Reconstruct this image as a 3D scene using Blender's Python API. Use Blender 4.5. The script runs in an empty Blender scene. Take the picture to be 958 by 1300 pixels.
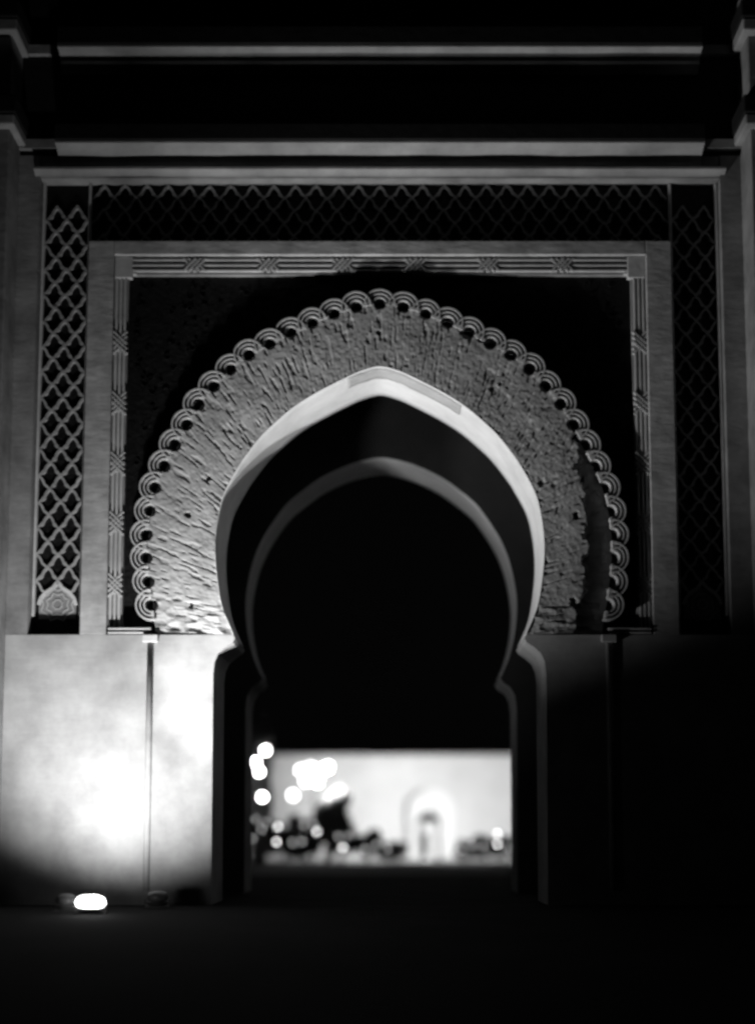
import bpy, math, random
import numpy as np
from mathutils import Vector, Matrix
R = math.radians
random.seed(7)
S = bpy.context.scene
COL = S.collection

# ------------------------------------------------------------------ camera
F, CX, CY, HOR, PITCH, DIST, CAMH = 2000.0, 492.0, 0, 1060.0, R(7.0), 40.0, 1.75
CY = HOR - F * math.tan(PITCH)
cam = bpy.data.objects.new('camera', bpy.data.cameras.new('camera'))
COL.objects.link(cam)
cam.location = (0, -DIST, CAMH)
cam.rotation_euler = (R(90) + PITCH, 0, 0)
c = cam.data
c.sensor_fit = 'HORIZONTAL'; c.sensor_width = 36; c.lens = F / 958 * 36
c.shift_x = -(CX - 479) / 958; c.shift_y = (CY - 650) / 958
c.clip_start = .1; c.clip_end = 3000
c.dof.use_dof = True; c.dof.focus_distance = 40.8; c.dof.aperture_fstop = c.lens / 600
S.camera = cam

# ------------------------------------------------------------------ night sky
w = bpy.data.worlds.new('World'); S.world = w; w.use_nodes = True
nt = w.node_tree; nt.nodes.clear()
sk = nt.nodes.new('ShaderNodeTexSky'); sk.sky_type = 'NISHITA'; sk.sun_disc = False
sk.sun_elevation = R(2); sk.sun_rotation = R(200)
bw = nt.nodes.new('ShaderNodeRGBToBW'); bg = nt.nodes.new('ShaderNodeBackground'); wo = nt.nodes.new('ShaderNodeOutputWorld')
nt.links.new(sk.outputs[0], bw.inputs[0]); nt.links.new(bw.outputs[0], bg.inputs[0]); nt.links.new(bg.outputs[0], wo.inputs[0])
bg.inputs[1].default_value = .0006

vs = S.view_settings
vs.view_transform = 'Standard'; vs.look = 'None'; vs.exposure = 0; vs.gamma = 1; vs.use_curve_mapping = False
S.cycles.filter_width = 2.9; S.cycles.max_bounces = 6; S.cycles.diffuse_bounces = 1

# ------------------------------------------------------------------ pixel -> plane Y
def P(px, py, Y):
    dx, dy = (px - CX) / F, (CY - py) / F
    cp, sp = math.cos(PITCH), math.sin(PITCH)
    ry, rz = cp - dy * sp, sp + dy * cp
    t = (Y + DIST) / ry
    return Vector((dx * t, Y, CAMH + rz * t))
X0 = P(482, 600, 0).x
def zz(y, Y=0.0): return P(CX, y, Y).z
def xx(d, y, Y=0.0): return P(CX + d, y, Y).x

# ------------------------------------------------------------------ materials (all neutral: black-and-white picture)
def mat(name, base=.35, var=.25, scale=1.2, bump=.3, bscale=(6, 6, 6), rough=.85, dist=.02, fine=30, spec=.3):
    m = bpy.data.materials.new(name); m.use_nodes = True
    t = m.node_tree; N = t.nodes; L = t.links
    b = N['Principled BSDF']; b.inputs['Roughness'].default_value = rough
    b.inputs['Specular IOR Level'].default_value = spec
    co = N.new('ShaderNodeTexCoord')
    n1 = N.new('ShaderNodeTexNoise'); n1.inputs['Scale'].default_value = scale; n1.inputs['Detail'].default_value = 7; n1.inputs['Roughness'].default_value = .62
    L.new(co.outputs['Object'], n1.inputs['Vector'])
    cr = N.new('ShaderNodeMapRange')
    cr.inputs[1].default_value = .3; cr.inputs[2].default_value = .7
    cr.inputs[3].default_value = base * (1 - var); cr.inputs[4].default_value = base * (1 + var)
    L.new(n1.outputs[0], cr.inputs[0])
    L.new(cr.outputs[0], b.inputs['Base Color'])
    mp = N.new('ShaderNodeMapping'); mp.inputs['Scale'].default_value = bscale
    L.new(co.outputs['Object'], mp.inputs[0])
    n2 = N.new('ShaderNodeTexNoise'); n2.inputs['Scale'].default_value = 1; n2.inputs['Detail'].default_value = 5
    L.new(mp.outputs[0], n2.inputs['Vector'])
    n3 = N.new('ShaderNodeTexNoise'); n3.inputs['Scale'].default_value = fine; n3.inputs['Detail'].default_value = 3
    L.new(co.outputs['Object'], n3.inputs['Vector'])
    ad = N.new('ShaderNodeMath'); ad.operation = 'MULTIPLY_ADD'; ad.inputs[1].default_value = .25
    L.new(n3.outputs[0], ad.inputs[0]); L.new(n2.outputs[0], ad.inputs[2])
    bp = N.new('ShaderNodeBump'); bp.inputs['Strength'].default_value = bump; bp.inputs['Distance'].default_value = dist
    L.new(ad.outputs[0], bp.inputs['Height']); L.new(bp.outputs[0], b.inputs['Normal'])
    return m
def emit(name, s):
    m = bpy.data.materials.new(name); m.use_nodes = True
    b = m.node_tree.nodes['Principled BSDF']
    b.inputs['Base Color'].default_value = (.8, .8, .8, 1)
    b.inputs['Emission Color'].default_value = (1, 1, 1, 1); b.inputs['Emission Strength'].default_value = s
    return m
M = dict(
    plaster=mat('plaster', .40, .35, 1.3, .45, (2.2, 3, 5), .9, .05),
    lower=mat('lower_render', .35, .28, .8, .3, (1.2, 2, 6), .9, .03),
    margin=mat('dull_plaster', .23, .4, .9, .4, (2, 3, 5), .9, .04),
    archface=mat('combed_plaster', .34, .2, 1.4, .35, (9, 9, 9), .92, .03),
    white=mat('whitewash', .66, .13, 1.1, .3, (3, 1.5, 3), .85, .03, 12),
    patch=mat('soffit_shade_tone', .40, .15, 2, .2, (5, 5, 5), .9, .02),
    stucco=mat('carved_stucco', .5, .2, 1.6, .3, (7, 7, 7), .88, .03),
    lattice=mat('shade_darkened_lattice_stucco', .36, .3, 1.2, .35, (7, 7, 7), .9, .03),  # carved stucco made darker so the shaded lattice bands fall deeper
    tile=mat('dark_glazed_tile', .006, .6, 5, .7, (9, 9, 9), .5, .05, 60, .25),
    rooftile=mat('dark_cornice_tile', .008, .4, 3, .3, (4, 4, 4), .8, .04),
    cornice=mat('cornice_render', .30, .4, .5, .3, (1.2, 4, 4), .9, .04),
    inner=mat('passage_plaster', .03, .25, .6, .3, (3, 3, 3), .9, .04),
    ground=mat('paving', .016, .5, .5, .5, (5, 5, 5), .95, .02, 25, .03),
    lit_ground_tone=mat('lit_ground_tone', .16, .3, .3, .3, (3, 3, 3), .95, .02, 25, .05),
    farwall=mat('far_wall_render', .55, .14, .3, .2, (.5, 1, 1), .9, .03),
    metal=mat('dark_metal', .05, .3, 4, .1, (9, 9, 9), .5, .01),
    bark=mat('bark', .07, .3, 5, .5, (14, 14, 3), .9, .03),
    leaf=mat('leaf', .07, .5, 2, .1, (3, 3, 3), .6, .01),
    glow=emit('floodlight_glass', 14), dim=mat('dull_glass', .12, .2, 3, .05, (3, 3, 3), .3, .01), bulb=emit('bulb_glass', 11), bigbulb=emit('flood_bulb_glass', 10), treebulb=emit('globe_glass', 36),
)

# ------------------------------------------------------------------ helpers
class MB:
    def __init__(s): s.v = []; s.f = []
    def add(s, vs, fs):
        o = len(s.v); s.v += [tuple(v) for v in vs]; s.f += [tuple(i + o for i in f) for f in fs]
    def box(s, x0, x1, y0, y1, z0, z1):
        s.add([(x0, y0, z0), (x1, y0, z0), (x1, y1, z0), (x0, y1, z0), (x0, y0, z1), (x1, y0, z1), (x1, y1, z1), (x0, y1, z1)],
              [(0, 3, 2, 1), (4, 5, 6, 7), (0, 1, 5, 4), (1, 2, 6, 5), (2, 3, 7, 6), (3, 0, 4, 7)])
    def prism(s, pts, y0, y1):
        n = len(pts)
        a = sum(pts[i][0] * pts[(i + 1) % n][1] - pts[(i + 1) % n][0] * pts[i][1] for i in range(n))
        if a < 0: pts = pts[::-1]
        s.add([(p[0], y0, p[1]) for p in pts] + [(p[0], y1, p[1]) for p in pts],
              [tuple(range(n)), tuple(range(2 * n - 1, n - 1, -1))] + [(i + n, (i + 1) % n + n, (i + 1) % n, i) for i in range(n)])
    def bar(s, a, b, wd, y0, y1):          # a bar in the XZ plane from a to b
        a = Vector(a); b = Vector(b); d = (b - a).normalized(); nrm = Vector((-d.y, d.x)) * wd / 2
        s.prism([a + nrm, a - nrm, b - nrm, b + nrm], y0, y1)
    def tube(s, pts, rad, k=6):
        rings = []
        for i, p in enumerate(pts):
            p = Vector(p); d = (Vector(pts[min(i + 1, len(pts) - 1)]) - Vector(pts[max(i - 1, 0)])).normalized()
            u = d.orthogonal().normalized(); q = d.cross(u)
            r = rad[i] if hasattr(rad, '__len__') else rad
            rings += [p + (u * math.cos(6.2832 * j / k) + q * math.sin(6.2832 * j / k)) * r for j in range(k)]
        n = len(pts)
        s.add(rings, [(i * k + j, i * k + (j + 1) % k, (i + 1) * k + (j + 1) % k, (i + 1) * k + j) for i in range(n - 1) for j in range(k)]
              + [tuple(range(k))[::-1], tuple(range((n - 1) * k, n * k))])
    def lathe(s, prof, cen=(0, 0, 0), k=14):
        n = len(prof)
        s.add([(cen[0] + r * math.cos(6.2832 * j / k), cen[1] + r * math.sin(6.2832 * j / k), cen[2] + z) for r, z in prof for j in range(k)],
              [(i * k + j, i * k + (j + 1) % k, (i + 1) * k + (j + 1) % k, (i + 1) * k + j) for i in range(n - 1) for j in range(k)])
    def build(s, name, m, parent=None, smooth=False, bevel=0):
        me = bpy.data.meshes.new(name); me.from_pydata(s.v, [], s.f); me.validate(); me.update()
        me.materials.append(M[m] if isinstance(m, str) else m)
        if smooth: me.polygons.foreach_set('use_smooth', [True] * len(me.polygons))
        o = bpy.data.objects.new(name, me); COL.objects.link(o)
        if bevel:
            b = o.modifiers.new('bevel', 'BEVEL'); b.width = bevel; b.segments = 3; b.limit_method = 'ANGLE'; b.angle_limit = R(40)
        if parent: o.parent = parent; o.matrix_parent_inverse = Matrix.Translation(-parent.location) if parent.type == 'EMPTY' and parent.parent is None else Matrix()
        return o
def inst(src, parent, mw):
    o = src.copy(); COL.objects.link(o); o.parent = parent; o.matrix_parent_inverse = Matrix(); o.matrix_basis = mw
    return o
def thing(name, label, cat, loc=(0, 0, 0), group=None):
    o = bpy.data.objects.new(name, None); COL.objects.link(o); o.location = loc; o.empty_display_size = .2
    o['label'] = label; o['category'] = cat
    if group: o['group'] = group
    return o
def spline(pts, n):
    pts = np.array(pts, float); d = np.r_[0, np.cumsum(np.hypot(*np.diff(pts, axis=0).T))]
    P_ = np.vstack([2 * pts[0] - pts[1], pts, 2 * pts[-1] - pts[-2]])
    dense = []
    for i in range(len(pts) - 1):
        p0, p1, p2, p3 = P_[i:i + 4]
        t = np.linspace(0, 1, 24, endpoint=False)[:, None]
        dense.append(.5 * (2 * p1 + (p2 - p0) * t + (2 * p0 - 5 * p1 + 4 * p2 - p3) * t * t + (3 * p1 - p0 - 3 * p2 + p3) * t ** 3))
    dense = np.vstack(dense + [pts[-1:]])
    d = np.r_[0, np.cumsum(np.hypot(*np.diff(dense, axis=0).T))]
    u = np.linspace(0, d[-1], n)
    return np.c_[np.interp(u, d, dense[:, 0]), np.interp(u, d, dense[:, 1])]
def full(half, n, Y):
    """half profile (dx px from the arch axis, px y) -> polyline from left foot over the crown to right foot, metres."""
    w_ = [(xx(d, y, Y), zz(y, Y)) for d, y in half]
    pts = [(-a, b) for a, b in w_[::-1]][:-1] + w_
    out = spline(pts, n); out[:, 0] += X0
    return out
_rng = np.random.RandomState(3)
def vnoise(u, v):
    T = 256
    g = vnoise.g
    iu, iv = np.floor(u).astype(int), np.floor(v).astype(int); fu, fv = u - iu, v - iv
    fu = fu * fu * (3 - 2 * fu); fv = fv * fv * (3 - 2 * fv)
    q = lambda a, b: g[a % T, b % T]
    return (q(iu, iv) * (1 - fu) + q(iu + 1, iv) * fu) * (1 - fv) + (q(iu, iv + 1) * (1 - fu) + q(iu + 1, iv + 1) * fu) * fv
vnoise.g = _rng.rand(256, 256)

ARCH = [(0, 465), (22, 470), (43, 479), (80, 498), (110, 517), (137, 540), (152, 555), (167, 574), (180, 593), (198, 627), (206, 660), (209, 690), (208, 721), (201, 768), (186, 806)]
OUT = [(0, 386), (25, 389), (51, 396), (81, 408), (111, 421), (133, 433), (180, 461), (223, 505), (242, 535), (262, 570), (284, 617), (292, 650), (296, 685), (295, 720), (291, 755), (284, 802)]
BRK = [(186, 806), (184, 810), (187, 815), (196, 821), (205, 829), (210, 840), (212, 856)]
ARCH2 = [(0, 581), (20, 584), (44, 591), (76, 606), (104, 626), (122, 642), (139, 665), (151, 685), (161, 708), (168, 735), (172, 765), (170, 800), (163, 832), (153, 857)]
BRK2 = [(153, 857), (151, 861), (155, 867), (164, 873), (170, 884), (172, 900)]

# ------------------------------------------------------------------ ground
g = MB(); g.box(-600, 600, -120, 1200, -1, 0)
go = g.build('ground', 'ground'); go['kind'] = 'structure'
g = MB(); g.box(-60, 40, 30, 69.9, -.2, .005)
go = g.build('lit_ground_sheet', 'lit_ground_tone'); go['kind'] = 'structure'  # paler sheet: the lamplit stretch of ground is put into its colour

# ------------------------------------------------------------------ the gate
gate = thing('city_gate', 'monumental carved stone gate with pointed horseshoe arch, lattice panels and cornices', 'gate')
def mirx(lo, hi, sgn):
    return (X0 + lo, X0 + hi) if sgn > 0 else (X0 - hi, X0 - lo)
XB = xx(466, 500); XL1 = xx(439, 500); XL0 = xx(374, 500); XP = xx(341, 500); XM = xx(323, 500)
XJ = xx(212, 950)
Z806 = zz(806); ZLT = zz(226); ZPT = zz(305); ZPI = zz(323); ZMI = zz(345); TOP = 30.0
arc = full(ARCH, 241, 0); outc = full(OUT, 241, 0)
def chain(brk, Y, xj):           # bracket + jamb below an arch foot, right side, from the foot down
    return [(X0 + xx(d, y, Y), zz(y, Y)) for d, y in brk[1:]] + [(X0 + xj, 0.0)]
rj = chain(BRK, 0, XJ); lj = [(2 * X0 - a, b) for a, b in rj]
open1 = lj[::-1] + [tuple(p) for p in arc] + rj            # ground left -> over -> ground right
XE = 15.0
# core wall behind the dressed face
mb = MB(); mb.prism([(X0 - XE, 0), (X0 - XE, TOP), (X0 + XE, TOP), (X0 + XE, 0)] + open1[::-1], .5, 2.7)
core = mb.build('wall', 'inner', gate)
# second wall with the inner arch
arc2 = full(ARCH2, 161, 8.0)
XJ2 = xx(172, 950, 8.0)
rj2 = chain(BRK2, 8.0, XJ2); lj2 = [(2 * X0 - a, b) for a, b in rj2]
open2 = lj2[::-1] + [tuple(p) for p in arc2] + rj2
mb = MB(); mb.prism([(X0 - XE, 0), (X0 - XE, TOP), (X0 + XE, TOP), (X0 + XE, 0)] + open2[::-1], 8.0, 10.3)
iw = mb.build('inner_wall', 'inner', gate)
def strip(poly, y0, y1, name, m, parent, n=8, th=.012, smooth=True):
    mb = MB(); k = len(poly)
    for j in range(n + 1):
        y = y0 + (y1 - y0) * j / n
        mb.v += [(p[0], y, p[1]) for p in poly]
    for j in range(n):
        for i in range(k - 1):
            mb.f.append((j * k + i, j * k + i + 1, (j + 1) * k + i + 1, (j + 1) * k + i))
    o = mb.build(name, m, parent, smooth)
    so = o.modifiers.new('solid', 'SOLIDIFY'); so.thickness = th; so.offset = 0
    return o
def inset(poly, d):
    a = np.array(poly); t = np.gradient(a, axis=0); t /= np.linalg.norm(t, axis=1)[:, None]
    return [tuple(p) for p in a + np.c_[t[:, 1], -t[:, 0]] * d]
strip(inset(arc, .008), -.04, 2.72, 'soffit', 'white', gate)
strip(inset(rj, .008), .003, 2.71, 'jamb', 'lower', gate, smooth=False)
strip(inset(lj[::-1], .008), .003, 2.71, 'jamb', 'lower', gate, smooth=False)
strip(inset(arc2, .008), 7.99, 10.31, 'soffit', 'white', iw)
strip(inset(rj2, .008), 7.995, 10.305, 'jamb', 'lower', iw, smooth=False)
strip(inset(lj2[::-1], .008), 7.995, 10.305, 'jamb', 'lower', iw, smooth=False)
# shadow on the crown of the soffit, put into a darker strip
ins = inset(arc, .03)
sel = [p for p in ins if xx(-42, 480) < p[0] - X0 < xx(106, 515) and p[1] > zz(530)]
po = strip(sel, .12, .95, 'soffit_shade_patch', 'patch', gate, 4, .03); 
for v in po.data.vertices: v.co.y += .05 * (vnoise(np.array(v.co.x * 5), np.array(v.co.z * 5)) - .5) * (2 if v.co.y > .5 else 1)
po['label'] = 'grey painted-shadow patch on the white soffit at the crown'
# passage walls and ceiling
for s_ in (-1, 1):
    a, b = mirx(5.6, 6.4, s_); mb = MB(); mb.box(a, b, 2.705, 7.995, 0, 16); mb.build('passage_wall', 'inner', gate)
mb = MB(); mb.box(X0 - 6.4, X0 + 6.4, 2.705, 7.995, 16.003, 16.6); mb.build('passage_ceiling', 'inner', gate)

# ---- dressed face
for s_ in (-1, 1):
    # lower wall beside the opening (front slab, foot follows bracket and jamb)
    br = [(X0 + s_ * (p[0] - X0), p[1]) for p in rj]
    foot = X0 + s_ * (arc[-1][0] - X0)
    mb = MB()
    mb.prism([(X0 + s_ * XB, 0), (X0 + s_ * XB, Z806), (foot, Z806)] + br, 0, .497)
    mb.build('lower_wall', 'lower', gate)
    # slim engaged shaft below the end of the scalloped arch
    xs = X0 + s_ * xx(293, 950); mb = MB(); mb.tube([(xs, -.01, .35), (xs, -.01, zz(815))], .085, 10)
    sh = mb.build('engaged_shaft', 'lower', gate, True)
    mb = MB(); mb.box(xs - .2, xs + .2, -.14, -.003, zz(815) - .02, zz(806)); mb.build('capital', 'stucco', sh, bevel=.03)
    # stacked thin mouldings at the frame's foot
    for k, yy in enumerate((797, 802)):
        a, b = mirx(xx(290, 800), xx(345, 800), s_); mb = MB(); mb.box(a, b, -.05, .14, zz(yy + 2.5), zz(yy)); mb.build('string_moulding', 'stucco', gate, bevel=.02)
    # outer margin of the frame
    a, b = mirx(XL1, XB, s_); mb = MB(); mb.box(a, b, .006, .497, Z806 + .001, zz(197)); mb.build('margin', 'margin', gate)
    # thin fillets that edge the lattice
    for lo, hi in ((XL1 - .09, XL1 - .02), (XL0 + .02, XL0 + .09)):
        a, b = mirx(lo, hi, s_); mb = MB(); mb.box(a, b, .30, .478, zz(780), ZLT - .003); mb.build('fillet', 'stucco', gate, bevel=.015)
mb = MB(); mb.box(X0 - XL1 + .003, X0 + XL1 - .003, .03, .497, ZLT, zz(197)); mb.build('margin', 'margin', gate, bevel=.03)
# raised band framing the arch (two uprights and a lintel)
for s_ in (-1, 1):
    a, b = mirx(XP, XL0, s_); mb = MB(); mb.box(a, b, -.004, .497, Z806 + .003, ZPT); mb.build('pilaster', 'plaster', gate, bevel=.025)
mb = MB(); mb.box(X0 - XP + .003, X0 + XP - .003, -.004, .497, ZPI, ZPT); mb.build('lintel_band', 'plaster', gate, bevel=.025)
# lattice ground plates
def U(xa, xb, zt_in, zt_out, zb):
    return [(X0 - xb, zb), (X0 - xb, zt_out), (X0 + xb, zt_out), (X0 + xb, zb), (X0 + xa, zb), (X0 + xa, zt_in), (X0 - xa, zt_in), (X0 - xa, zb)]
mb = MB(); mb.prism(U(XL0 - .02, XL1 + .02, ZPT - .02, ZLT + .02, Z806 - .02), .475, .499)
lat = mb.build('lattice_panel', 'tile', gate)
# one lattice piece, apex at origin
PX = 0.02
cw, chh = 28.4 * PX * 1.0, 34.2 * PX * 1.02
path = [(0, 0), (.20, .12), (.40, .36), (.52, .62), (.66, .74), (.84, .84), (1, 1)]
mb = MB()
for s_ in (-1, 1):
    pts = [(s_ * u * cw / 2, -v * chh / 2) for u, v in path]
    for i, (a, b) in enumerate(zip(pts, pts[1:])):
        d_ = (Vector(b) - Vector(a)).normalized() * .012
        mb.bar(Vector(a) - d_, Vector(b) + d_, .062 if i != 3 else .085, .375 - .004 * (i % 2), .478)
mb.box(-.04, .04, .362, .478, -.05, .05)
piece = mb.build('lattice_piece', 'lattice', lat); first = [piece]
def jit(p, a=.035, d=.012):
    return Matrix.Translation((p[0] + random.gauss(0, d), p[1] + abs(random.gauss(0, d)), p[2] + random.gauss(0, d))) @ Matrix.Rotation(random.gauss(0, a), 4, 'Y') @ Matrix.Diagonal((random.gauss(1, .02), 1, random.gauss(1, .02), 1))
def put_piece(x, z):
    if first: o = first.pop(); o.matrix_basis = jit((x, 0, z))
    else: inst(piece, lat, jit((x, 0, z)))
zb_med = zz(735)
for s_ in (-1, 1):
    xc = X0 + s_ * (XL0 + XL1) / 2
    k = 0; z = zb_med
    while z < ZPT + 1.4:
        for dx in ((0, -cw, cw) if k % 2 == 0 else (-cw / 2, cw / 2)):
            if abs(dx) < cw * .9: put_piece(xc + dx, z)
        if k % 2 == 0:       # half pieces at the edges
            for e in (-1, 1):
                mbh = MB()
                pts = [(xc + e * (cw - u * cw / 2), z - v * chh / 2) for u, v in path]
                for i, (a, b) in enumerate(zip(pts, pts[1:])): mbh.bar(a, b, .06, .375 - .004 * (i % 2), .478)
                mbh.build('lattice_half_piece', 'lattice', lat)
        z += chh / 2; k += 1
n = 29; k = 0; z = ZLT - .05
xl = XL0 - .2
while z > ZPT + .1:
    for i in range(-15, 16):
        x = (i + (.5 if k % 2 else 0)) * cw
        if abs(x) < xl: put_piece(X0 + x, z)
    z -= chh / 2; k += 1
# ogee medallion under each lattice
for s_ in (-1, 1):
    xc = X0 + s_ * (XL0 + XL1) / 2; zt, zb = zb_med - .02, zz(783)
    hw = .5; pr = [(0, 0), (.12, .16), (.32, .3), (.44, .46), (.48, .62), (.48, 1)]
    outl = [(xc - u, zt - v * (zt - zb)) for u, v in pr][::-1] + [(xc + u, zt - v * (zt - zb)) for u, v in pr[1:]]
    mb = MB(); mb.prism(outl, .43, .478); md = mb.build('medallion', 'margin', gate)
    mb = MB()
    for a, b in zip(outl[1:], outl[2:-1]): mb.bar(a, b, .09, .37, .45)
    mb.build('arch_rib', 'stucco', md)
    cz = (zt + zb) / 2 - .1; mb = MB()
    for r_ in (.12, .27, .4):
        for q in range(16):
            a0, a1 = 6.2832 * q / 16, 6.2832 * (q + 1) / 16
            rr = lambda t, i: r_ * (1 + (.14 if i % 2 else -.08))
            mb.bar((xc + rr(a0, q) * math.cos(a0), cz + rr(a0, q) * math.sin(a0)), (xc + rr(a1, q + 1) * math.cos(a1), cz + rr(a1, q + 1) * math.sin(a1)), .022, .41, .435)
    mb.build('star_rosette', 'stucco', md)
    a, b = mirx(XL0 + .02, XL1 - .02, s_)

# ---- knotted moulding
mb = MB(); mb.prism(U(XM, XP - .003, ZMI, ZPI - .003, zz(797)), .20, .498)
mo = mb.build('knot_moulding', 'margin', gate)
wm = XP - XM
vkn = [zz(y) for y in (433, 510, 587, 663, 742)]
hkn = [X0 + xx(d, 335) for d in (-236, -142, -48, 45, 138, 232)]
ZR = zz(797)
for r_ in (.2, .5, .8):
    for s_ in (-1, 1):
        x = X0 + s_ * (XM + wm * r_)
        edges = [ZR + .003] + [v for z in vkn[::-1] for v in (z - .19, z + .19)] + [ZMI - .12]
        for z0, z1 in zip(edges[::2], edges[1::2]):
            mb = MB(); mb.box(x - .032, x + .032, .12, .21, z0, z1); mb.build('rib', 'stucco', mo, bevel=.012)
    hm = ZPI - ZMI; z = ZMI + hm * r_
    edges = [X0 - XM + .1] + [v for x in hkn for v in (x - .19, x + .19)] + [X0 + XM - .1]
    for x0, x1 in zip(edges[::2], edges[1::2]):
        mb = MB(); mb.box(x0, x1, .12, .21, z - .032, z + .032); mb.build('rib', 'stucco', mo, bevel=.012)
mb = MB(); h_ = wm / 2
for k in (-1, 0, 1):
    o_ = k * .13
    for s_ in (-1, 1):
        mb.bar((-h_ * .95, o_ - s_ * .17), (h_ * .95, o_ + s_ * .17), .05, .10 + .006 * s_, .21)
kn = mb.build('knot', 'stucco', mo); kf = [kn]
def put_knot(mw):
    if kf: kf.pop().matrix_basis = mw
    else: inst(kn, mo, mw)
for z in vkn:
    for s_ in (-1, 1): put_knot(Matrix.Translation((X0 + s_ * (XM + XP) / 2, 0, z)))
for x in hkn: put_knot(Matrix.Translation((x, 0, (ZMI + ZPI) / 2)) @ Matrix.Rotation(R(90), 4, 'Y'))
for s_ in (-1, 1):
    a, b = mirx(XM - .1, XP - .01, s_); mb = MB(); mb.box(a, b, .10, .3, ZMI - .12, ZPI - .01)
    cb = mb.build('corner_block', 'stucco', mo, bevel=.02)
    a, b = mirx(XM - .2, XM - .1, s_); mb = MB(); mb.box(a, b, .14, .3, ZMI - .003, ZMI + .1); mb.build('corner_step', 'stucco', mo)

# ---- spandrel of dark glazed tile with a low relief of scrolls
outp = [tuple(p) for p in outc]
otr = [p for p in outp if p[1] > zz(797) + .03]
otr = [(otr[0][0], zz(797))] + otr + [(otr[-1][0], zz(797))]
spoly = [(X0 - XM, zz(797)), (X0 - XM, ZMI), (X0 + XM, ZMI), (X0 + XM, zz(797))] + otr[::-1]
mb = MB(); mb.prism(spoly, .38, .496); sp = mb.build('spandrel', 'tile', gate)
oc = np.array(outp); mb = MB()
for _ in range(900):
    x = X0 + random.uniform(-XM + .15, XM - .15); z = random.uniform(zz(795), ZMI - .15)
    d = np.hypot(oc[:, 0] - x, oc[:, 1] - z)
    i = int(d.argmin())
    cxz = (X0, zz(680))
    if d.min() < .6 or np.hypot(x - cxz[0], z - cxz[1]) < np.hypot(oc[i, 0] - cxz[0], oc[i, 1] - cxz[1]): continue
    a0 = random.uniform(0, 6.28); r0 = random.uniform(.05, .13); sg = random.choice((-1, 1))
    pts = [(x + r0 * (1 - .12 * q) * math.cos(a0 + sg * q * .8), z + r0 * (1 - .12 * q) * math.sin(a0 + sg * q * .8)) for q in range(6)]
    for a, b in zip(pts, pts[1:]): mb.bar(a, b, .028, .345, .382)
sc = mb.build('scroll_relief', 'tile', sp); sc['kind'] = 'stuff'

# ---- combed arch face: dense relief
NS, NT = 1300, 120
ai, ao = full(ARCH, NS, 0), full(OUT, NS, 0)
t = np.linspace(0, 1, NT)[None, :]
XX = ai[:, :1] * (1 - t) + ao[:, :1] * t; ZZ = ai[:, 1:] * (1 - t) + ao[:, 1:] * t
sl = np.linspace(0, 21, NS)[:, None] + 0 * t; rl = t * 2.2 + 0 * sl
str1 = vnoise(sl * 17 + .5 * vnoise(sl * 1.7, rl * 2), rl * 3.0 + 9); str2 = vnoise(sl * 22 + 40, rl * 5 + 30)
br_ = vnoise(sl * .9 + 5, rl * 1.1 + 70)
blk = vnoise(XX * 6 + 90, ZZ * 6 + 50); big = vnoise(XX * 1.4 + 20, ZZ * 1.4 + 60)
groove = np.clip((str1 - .66) * 7, 0, 1) * (.4 + .9 * br_)
fin = vnoise(XX * 15 + 3, ZZ * 15 + 8)
D = .026 * groove + .008 * str2 + .008 * blk + .012 * fin + .03 * big
# rougher foot
foot = np.clip((zz(735) - ZZ) / 1.2, 0, 1)
D += foot * .08 * np.abs(vnoise(XX * 2.2 + 7, ZZ * 5 + 3) - .5) * 2
# lost outer skin on the right haunch
du = np.clip((XX - X0) / xx(290, 650), 0, 2)
dist_o = (1 - t) * np.linalg.norm(ao - ai, axis=1)[:, None]
zr = np.clip((zz(505) - ZZ) / (zz(505) - zz(650)), 0, 1)
wdt = .82 * zr ** 1.1 + .22 * (vnoise(XX * 3 + 11, ZZ * 3.2 + 4) - .5) + .16 * (vnoise(XX * 8 + 1, ZZ * 8 + 2) - .5) - .1
lost = np.clip((wdt - dist_o) / .06 + .5, 0, 1) * (XX - X0 > 3.0)
D += .27 * lost
# putlog holes
for hx, hy, hr in ((482, 423, .11), (240, 655, .10), (265, 607, .09), (632, 477, .07), (635, 487, .07), (731, 655, .13), (727, 765, .13), (243, 770, .09), (590, 424, .13), (609, 431, .12), (380, 462, .05), (305, 570, .06), (665, 600, .06), (700, 605, .07)):
    hp = P(hx, hy, 0)
    rr = np.hypot(XX - hp.x, ZZ - hp.z) + .09 * (blk - .5) + .07 * (str2 - .5) + .02
    D = np.maximum(D, np.where(rr < hr, .30, 0))
# scallop sites along the outer edge
seg = np.r_[0, np.cumsum(np.hypot(*np.diff(ao, axis=0).T))]; Ltot = seg[-1]
pitch = 31.0 * PX; nl = int((Ltot - .5) / pitch) | 1
sites = []
for k in range(nl):
    u = Ltot / 2 + (k - nl // 2) * pitch
    x, z = np.interp(u, seg, ao[:, 0]), np.interp(u, seg, ao[:, 1])
    x2, z2 = np.interp(u + .05, seg, ao[:, 0]), np.interp(u + .05, seg, ao[:, 1])
    sites.append((x, z, math.atan2(z2 - z, x2 - x)))
for x, z, a in sites:
    D = np.where(np.hypot(XX - x, ZZ - z) < .155, .36, D)
verts = np.stack([XX, -.075 + D, ZZ], -1).reshape(-1, 3)
idx = np.arange(NS * NT).reshape(NS, NT)
faces = np.stack([idx[:-1, :-1], idx[:-1, 1:], idx[1:, 1:], idx[1:, :-1]], -1).reshape(-1, 4)
me = bpy.data.meshes.new('arch_face'); me.from_pydata(verts.tolist(), [], faces.tolist()); me.update()
me.materials.append(M['archface']); me.polygons.foreach_set('use_smooth', [True] * len(me.polygons))
af = bpy.data.objects.new('arch_face', me); COL.objects.link(af); af.parent = gate
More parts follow.
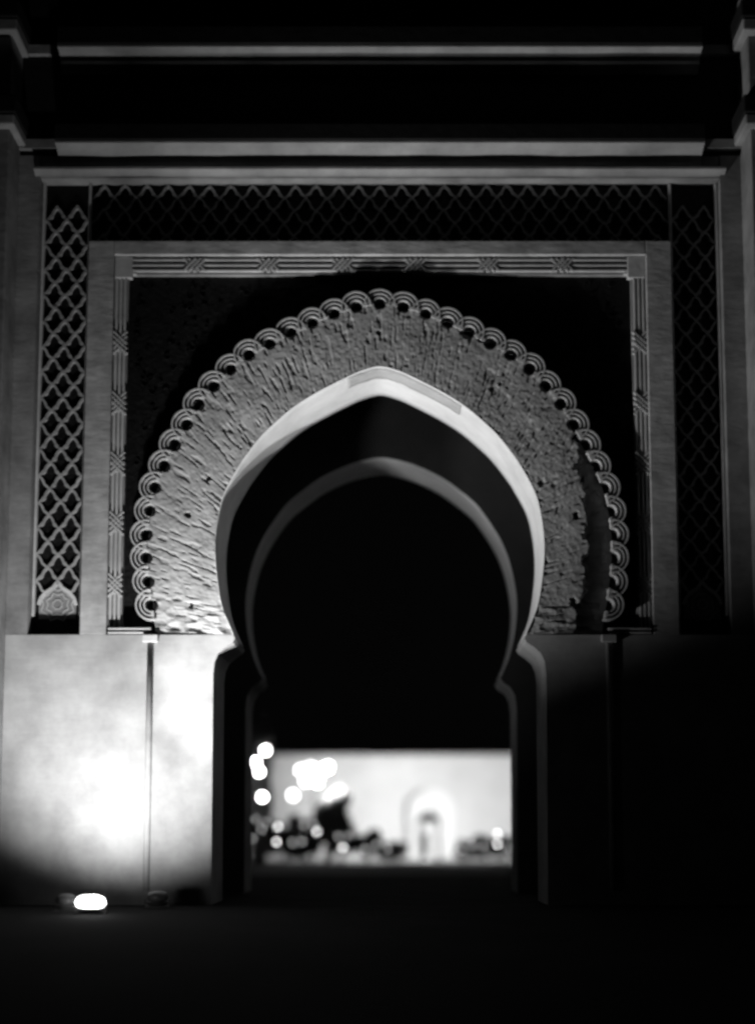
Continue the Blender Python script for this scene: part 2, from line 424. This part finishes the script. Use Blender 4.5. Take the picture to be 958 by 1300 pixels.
# body behind the face so that the ring is solid
k = 241; mb = MB()
mb.v = [(p[0], y, p[1]) for y in (.345, .494) for q in (inset(arc, -.02), inset(outc, -.004)) for p in q]
for i in range(k - 1):
    mb.f += [(i, i + 1, k + i + 1, k + i), (2 * k + i, 3 * k + i, 3 * k + i + 1, 2 * k + i + 1), (k + i, k + i + 1, 3 * k + i + 1, 3 * k + i), (i, 2 * k + i, 2 * k + i + 1, i + 1)]
mb.build('arch_backing', 'archface', gate)
# scalloped trim: each lobe three nested ribs
mb = MB()
for r0, r1, yf in ((.165, .2, -.06), (.262, .297, -.08), (.365, .405, -.10)):
    ns = 14
    for q in range(ns):
        a0, a1 = R(-8) + R(196) * q / ns, R(-8) + R(196) * (q + 1) / ns
        mb.prism([(r0 * math.cos(a0), r0 * math.sin(a0)), (r1 * math.cos(a0), r1 * math.sin(a0)), (r1 * math.cos(a1), r1 * math.sin(a1)), (r0 * math.cos(a1), r0 * math.sin(a1))], yf, .379)
for s_ in (-1, 1): mb.bar((s_ * .17, 0), (s_ * pitch * .505, -.004), .07, -.075, .379)
lobe = mb.build('scallop', 'stucco', gate); lf = [lobe]
for x, z, a in sites:
    mw = jit((x, 0, z), .03, .01) @ Matrix.Rotation(-a, 4, 'Y')
    if lf: lf.pop().matrix_basis = mw
    else: inst(lobe, gate, mw)

# ---- cornices
def ledge(y_under, pr, th, half, name, under, fascia_h):
    z = zz(y_under, -pr * .5); nseg = 60; prof = []
    for q in range(9):
        a = R(90) * q / 8
        prof.append((.02 - (pr + .02) * (1 - math.cos(a)) ** .8, z - .55 * pr * (1 - math.sin(a)) ** 1.0 + .04))
    prof += [(-pr, z + th + .04), (.46, z + th + .04), (.46, prof[0][1])]
    mb = MB(); n_ = len(prof)
    for i in range(nseg + 1):
        x = X0 - half + 2 * half * i / nseg; wob = .035 * (float(vnoise(np.array(x * 1.1), np.array(z))) - .5)
        mb.v += [(x, y + wob, zz_ + wob * .6) for y, zz_ in prof]
    for i in range(nseg):
        for j in range(n_): mb.f.append((i * n_ + j, i * n_ + (j + 1) % n_, (i + 1) * n_ + (j + 1) % n_, (i + 1) * n_ + j))
    mb.f += [tuple(range(n_))[::-1], tuple(range(nseg * n_, (nseg + 1) * n_))]
    o = mb.build(name, 'cornice', gate)
    if fascia_h:
        z += .06
        mb = MB(); mb.box(X0 - half - .01, X0 + half + .01, -pr - .05, .48, z + th + .003, z + th + fascia_h); mb.build('tile_course', 'rooftile', o, bevel=.03)
    return z
XC = xx(405, 130)
zA = ledge(68, .62, .05, XC, 'cornice', 'cornice', .5)
zA2 = ledge(86, .25, .1, XC - .02, 'cornice', 'cornice', 0)
zB = ledge(189, .62, .05, XC, 'cornice', 'cornice', .45)
zC = ledge(218, .22, .06, xx(437, 200), 'cornice', 'cornice', 0)
# cornice returns, set back, running to the buttresses
for z, p_ in ((zA, .12), (zB, .14)):
    for s_ in (-1, 1):
        a, b = mirx(XC + .003, XB, s_); mb = MB(); mb.box(a, b, -p_, .49, z + .05, z + .3); mb.build('cornice_return', 'margin', gate)
# frieze above
mb = MB(); mb.box(X0 - XB, X0 + XB, .05, .497, zz(197) + .003, TOP); mb.build('frieze', 'rooftile', gate)
# ---- buttresses
for s_ in (-1, 1):
    a, b = mirx(XB + .003, XE + 3, s_); mb = MB(); mb.box(a, b, -1.15, 2.69, 0, TOP)
    bt = mb.build('buttress', 'margin', gate, bevel=.04)
    for z, th in ((zA, .35), (zB + .1, .3)):
        a, b = mirx(XB - .18, XE + 3.02, s_); mb = MB(); mb.box(a, b, -1.45, .04, z, z + th); mb.build('ledge', 'cornice', bt, bevel=.05)
        a, b = mirx(XB - .22, XE + 3.06, s_); mb = MB(); mb.box(a, b, -1.5, .045, z + th + .003, z + th + .5); mb.build('tile_course', 'rooftile', bt, bevel=.05)

# ------------------------------------------------------------------ floodlights on the ground
def spot(name, loc, target, power, half, blend, size, parent):
    l = bpy.data.lights.new(name, 'SPOT'); l.energy = power; l.spot_size = 2 * half; l.spot_blend = blend; l.shadow_soft_size = size
    o = bpy.data.objects.new(name, l); COL.objects.link(o); o.location = Vector(loc) - parent.location
    o.rotation_euler = (Vector(target) - Vector(loc)).to_track_quat('-Z', 'Y').to_euler(); o.parent = parent
    return o
def floodlight(px, Y, label, w_, glass, group=None):
    x = P(px, 1140, Y).x; z0 = 0
    t_ = thing('floodlight', label, 'floodlight', (x, Y, 0), group)
    mb = MB(); mb.box(x - w_ * .55, x + w_ * .55, Y - .2, Y + .2, .0, .05); mb.build('base', 'metal', t_, bevel=.015)
    for s_ in (-1, 1):
        mb = MB(); mb.box(x + s_ * w_ * .53 - .015, x + s_ * w_ * .53 + .015, Y - .05, Y + .05, .053, .2); mb.build('bracket', 'metal', t_)
    mb = MB(); mb.lathe([(0, .06), (.8, .06), (.95, .09), (1, .14), (0, .14)], k=28)
    mb.v = [(x + a * w_ * .49, Y + b * .24, c_) for a, b, c_ in mb.v]
    mb.build('housing', 'metal', t_)
    mb = MB(); mb.lathe([(.5, .143), (.8, .16), (.95, .20), (1, .25), (.95, .31), (.8, .36), (.55, .39), (.3, .40), (0, .403)], k=28)
    mb.v = [(x + a * w_ * .48, Y + b * .23, c_) for a, b, c_ in mb.v]
    mb.build('glass_dome', glass, t_, True)
    return t_, x
fa, xa = floodlight(115, -4.5, 'glaring domed floodlight on the ground before the brightest stretch of wall', .68, 'glow')
spot('spot_beam', (xa, -4.45, .5), (xa + .1, 0, 5.6), 4700, R(53), 1, .25, fa)
fb, xb = floodlight(84, -3.6, 'dimly seen domed floodlight behind the glaring one, by the wall foot', .5, 'dim')
spot('spot_beam', (xb, -3.55, .5), P(665, 355, 0), 9300, R(34), 1, .15, fb)
fc, xc_ = floodlight(200, -1.6, 'small faint domed floodlight close to the engaged shaft', .55, 'dim')

# ------------------------------------------------------------------ the courtyard beyond
YW = 70.0
cw_ = thing('courtyard_wall', 'floodlit pale courtyard wall with a horseshoe portal beyond the gate', 'wall', (0, YW, 0))
zt = P(500, 962, YW).z
pc = P(545, 1060, YW).x
k16 = (YW + DIST) / F
def horseshoe(hw, top, spring, n=20, base=0):
    pts = [(pc - hw * .92, base), (pc - hw * .92, spring - hw * .35)]
    for i in range(n + 1):
        a = R(200) - R(220) * i / n
        pts.append((pc + hw * math.cos(a), spring + (top - spring) * math.sin(a) if math.sin(a) > 0 else spring + hw * math.sin(a)))
    return pts + [(pc + hw * .92, spring - hw * .35), (pc + hw * .92, base)]
hs = horseshoe(33 * k16, P(545, 1000, YW).z, P(545, 1030, YW).z)
mb = MB(); mb.prism([(-60, 0), (-60, zt), (40, zt), (40, 0)] + hs[::-1], YW, YW + .8)
cwall = mb.build('wall', 'farwall', cw_)
mb = MB(); mb.box(-60, 40, YW - .12, YW + .9, zt + .003, zt + .18); mb.build('coping', 'farwall', cw_)
ds = horseshoe(15 * k16, P(545, 1031, YW).z, P(545, 1046, YW).z)
mb = MB(); mb.prism([(pc - 3, 0), (pc - 3, zt - .3), (pc + 3, zt - .3), (pc + 3, 0)] + ds[::-1], YW + .803, YW + 1.3)
pb = mb.build('portal_recess', 'white', cw_)
mb = MB(); mb.box(pc - 2.5, pc + 2.5, YW + 4, YW + 4.2, 0, 6); mb.build('porch_back', 'rooftile', cw_)
xs0, xs1, xs2 = P(529, 1060, YW).x, P(543, 1060, YW).x, P(555.5, 1060, YW).x; xsl = P(536.5, 1060, YW).x
zsc, zsl = P(540, 1043.5, YW).z, P(540, 1058, YW).z
mb = MB(); mb.box(xs1, xs2, YW + 1.5, YW + 1.6, 0, zsc); mb.build('inner_screen', 'white', cw_)
mb = MB(); mb.box(xs0, xs1 - .003, YW + 1.5, YW + 1.6, zsl, zsc); mb.build('inner_screen', 'white', cw_)
mb = MB(); mb.box(xs0, xsl, YW + 1.5, YW + 1.6, 0, zsl - .003); mb.build('inner_screen', 'white', cw_)
mb = MB(); mb.box(pc - 2.2, pc + 2.2, YW - 1.2, YW - .003, 0, .22); mb.build('step', 'farwall', cw_, bevel=.03)

def leaf_cloud(blobs, n, size):
    mb = MB()
    for _ in range(n):
        c_, r_ = random.choice(blobs)
        d = Vector((random.gauss(0, 1), random.gauss(0, 1), random.gauss(0, 1))).normalized() * (random.random() ** .4)
        p = Vector((c_[0] + d.x * r_[0], c_[1] + d.y * r_[1], c_[2] + d.z * r_[2]))
        u = Vector((random.gauss(0, 1), random.gauss(0, 1), random.gauss(0, 1))).normalized(); v = u.orthogonal().normalized()
        s = size * random.uniform(.6, 1.4)
        mb.add([p - u * s, p + v * s * .45, p + u * s, p - v * s * .45], [(0, 1, 2, 3)])
    return mb
def tree(name, label, px, Y, ytop, wpx, n, size, group=None, crown_frac=.6, lean=0):
    b = P(px, 1090, Y); top = P(px, ytop, Y).z; k = (Y + DIST) / F; rw = wpx * k
    t_ = thing(name, label, 'tree' if name != 'shrub' else 'shrub', (b.x, Y, 0), group)
    cz = top * (1 - crown_frac / 2); rz = top * crown_frac / 2
    mb = MB(); mb.tube([(b.x, Y, 0), (b.x + .05, Y, cz * .5), (b.x + lean * .5, Y, cz)], [.05 * top, .035 * top, .02 * top], 8)
    for q in range(5):
        a = q * 1.3; mb.tube([(b.x + lean * .4, Y, cz * .75), (b.x + lean + rw * .5 * math.cos(a), Y + rw * .5 * math.sin(a), cz + rz * .3 * math.sin(q * 2.1))], [.018 * top, .007 * top], 6)
    mb.build('trunk', 'bark', t_)
    blobs = [((b.x + lean + rw * .6 * random.uniform(-1, 1), Y + rw * .6 * random.uniform(-1, 1), cz + rz * .6 * random.uniform(-1, 1)), (rw * random.uniform(.3, .55), rw * random.uniform(.3, .55), rz * random.uniform(.25, .45))) for _ in range(12)]
    leaf_cloud(blobs, n, size).build('crown', 'leaf', t_)
    return t_
tree('leafy_tree', 'tall leafy tree lit by lamps at its crown, against the inner jamb', 328, 49, 902, 20, 7000, .13, crown_frac=.8)
tree('leafy_tree', 'round dark tree standing before the pale courtyard wall', 416, 55, 996, 30, 11000, .13, crown_frac=.78)
for px, Y, yt, wd, lb in ((331, 50, 1040, 22, 'dark shrub at the foot of the four-globe lamp post'), (362, 52, 1034, 20, 'broad dark shrub between the four-globe lamp post and the round tree'),
        (388, 51, 1038, 18, 'dark shrub below the bunch of blinding lamps'), (433, 53, 1042, 18, 'dark shrub overlapping the round tree on its portal side'),
        (466, 54, 1046, 15, 'pointed dark shrub standing alone between round tree and portal'), (492, 56, 1068, 12, 'low shrub beside the pointed shrub, towards the portal'),
        (508, 60, 1066, 10, 'smallest low shrub, touching the portal on the round tree side'), (592, 58, 1066, 12, 'low shrub touching the portal on the side away from the round tree'),
        (615, 56, 1055, 14, 'taller shrub in the middle of the row of three past the portal'), (640, 55, 1060, 14, 'shrub at the end of the row past the portal, against the jamb')):
    tree('shrub', lb, px, Y, yt, wd * 1.35, 4500, .12, 'shrubs before the courtyard wall', .85)

# lamps
def ball(r_):
    mb = MB(); mb.lathe([(r_ * math.sin(R(a)), -r_ * math.cos(R(a))) for a in range(0, 181, 20)], k=12); return mb
def post_lamp(label, px, Y, bulbs, r_, glass='bigbulb'):
    b = P(px, 1090, Y); hs_ = [P(a, c_, Y) for a, c_ in bulbs]
    t_ = thing('lamp_post', label, 'lamp post', (b.x, Y, 0)); topz = max(p.z for p in hs_)
    mb = MB(); mb.lathe([(.14, 0), (.14, .15), (.06, .3), (.045, topz), (0, topz + .03)], (b.x, Y, 0), 10); mb.build('pole', 'metal', t_)
    for p in hs_:
        mb = MB(); mb.tube([(b.x, Y, p.z - .25), (p.x * .98 + b.x * .02, Y, p.z - r_ * 1.02)], .025); mb.build('arm', 'metal', t_)
        mb = ball(r_); mb.v = [(v[0] + p.x, v[1] + Y, v[2] + p.z) for v in mb.v]; mb.build('globe', glass, t_, True)
    return t_
post_lamp('lamp post with four glowing globes beside the lit leafy tree', 329, 48, [(337, 953), (324, 968), (329, 980), (333, 1012)], .15, 'treebulb')
mast = post_lamp('lamp post with a tight bunch of blinding lamps above the round tree', 398, 54, [(382, 978), (394, 975), (405, 979), (416, 974), (388, 992), (402, 993), (372, 1010)], .22)
for px in (400, 620):
    p = P(px, 985, 54)
spot('spot_beam', P(404, 985, 53.5), P(600, 1005, YW), 29000, R(58), .8, .4, mast)
fp, xp_ = floodlight(556, 66.5, 'added floodlight on the ground, brightening the horseshoe portal', .35, 'dim')
spot('spot_beam', (xp_, 66.6, .5), (pc, YW + 1, 2.2), 150, R(55), .8, .2, fp)  # added lamp, put in to make the portal brighter than its wall
blb = [(325, 1040), (332, 1053), (338, 1044), (352.6, 1050), (320, 1065), (351, 1069), (371, 1070), (386, 1048), (398, 1047), (383, 1069), (402, 1056), (429, 1062), (442, 1061), (435, 1076), (463, 1078), (477, 1073), (492, 1078), (631, 1059), (631, 1072), (614, 1075), (645, 1077), (600, 1074), (586, 1080)]
bright = {3, 5, 10, 13, 17, 18}
src = ball(.07).build('globe', 'bulb', None, True)
M['bulb_dim'] = emit('faint_bulb_glass', 2.2)
src2 = ball(.07).build('globe', 'bulb_dim', None, True)
stk = MB(); stk.lathe([(.05, 0), (.05, .04), (.015, .08), (.015, 1.0)], k=8); so = stk.build('stake', 'metal')
for i, (px, py) in enumerate(blb):
    Y = 46; p = P(px, py, Y)
    t_ = thing('garden_light', 'small bright globe light on a stake among the shrubs' if i in bright else 'small faint globe light on a stake among the shrubs', 'garden light', (p.x, Y, 0), 'bright garden lights' if i in bright else 'faint garden lights')
    inst(src if i in bright else src2, t_, Matrix.Translation((0, 0, p.z)))
    s = inst(so, t_, Matrix.Scale(p.z - .06, 4, (0, 0, 1)))
for o in (src, src2, so): bpy.data.objects.remove(o)
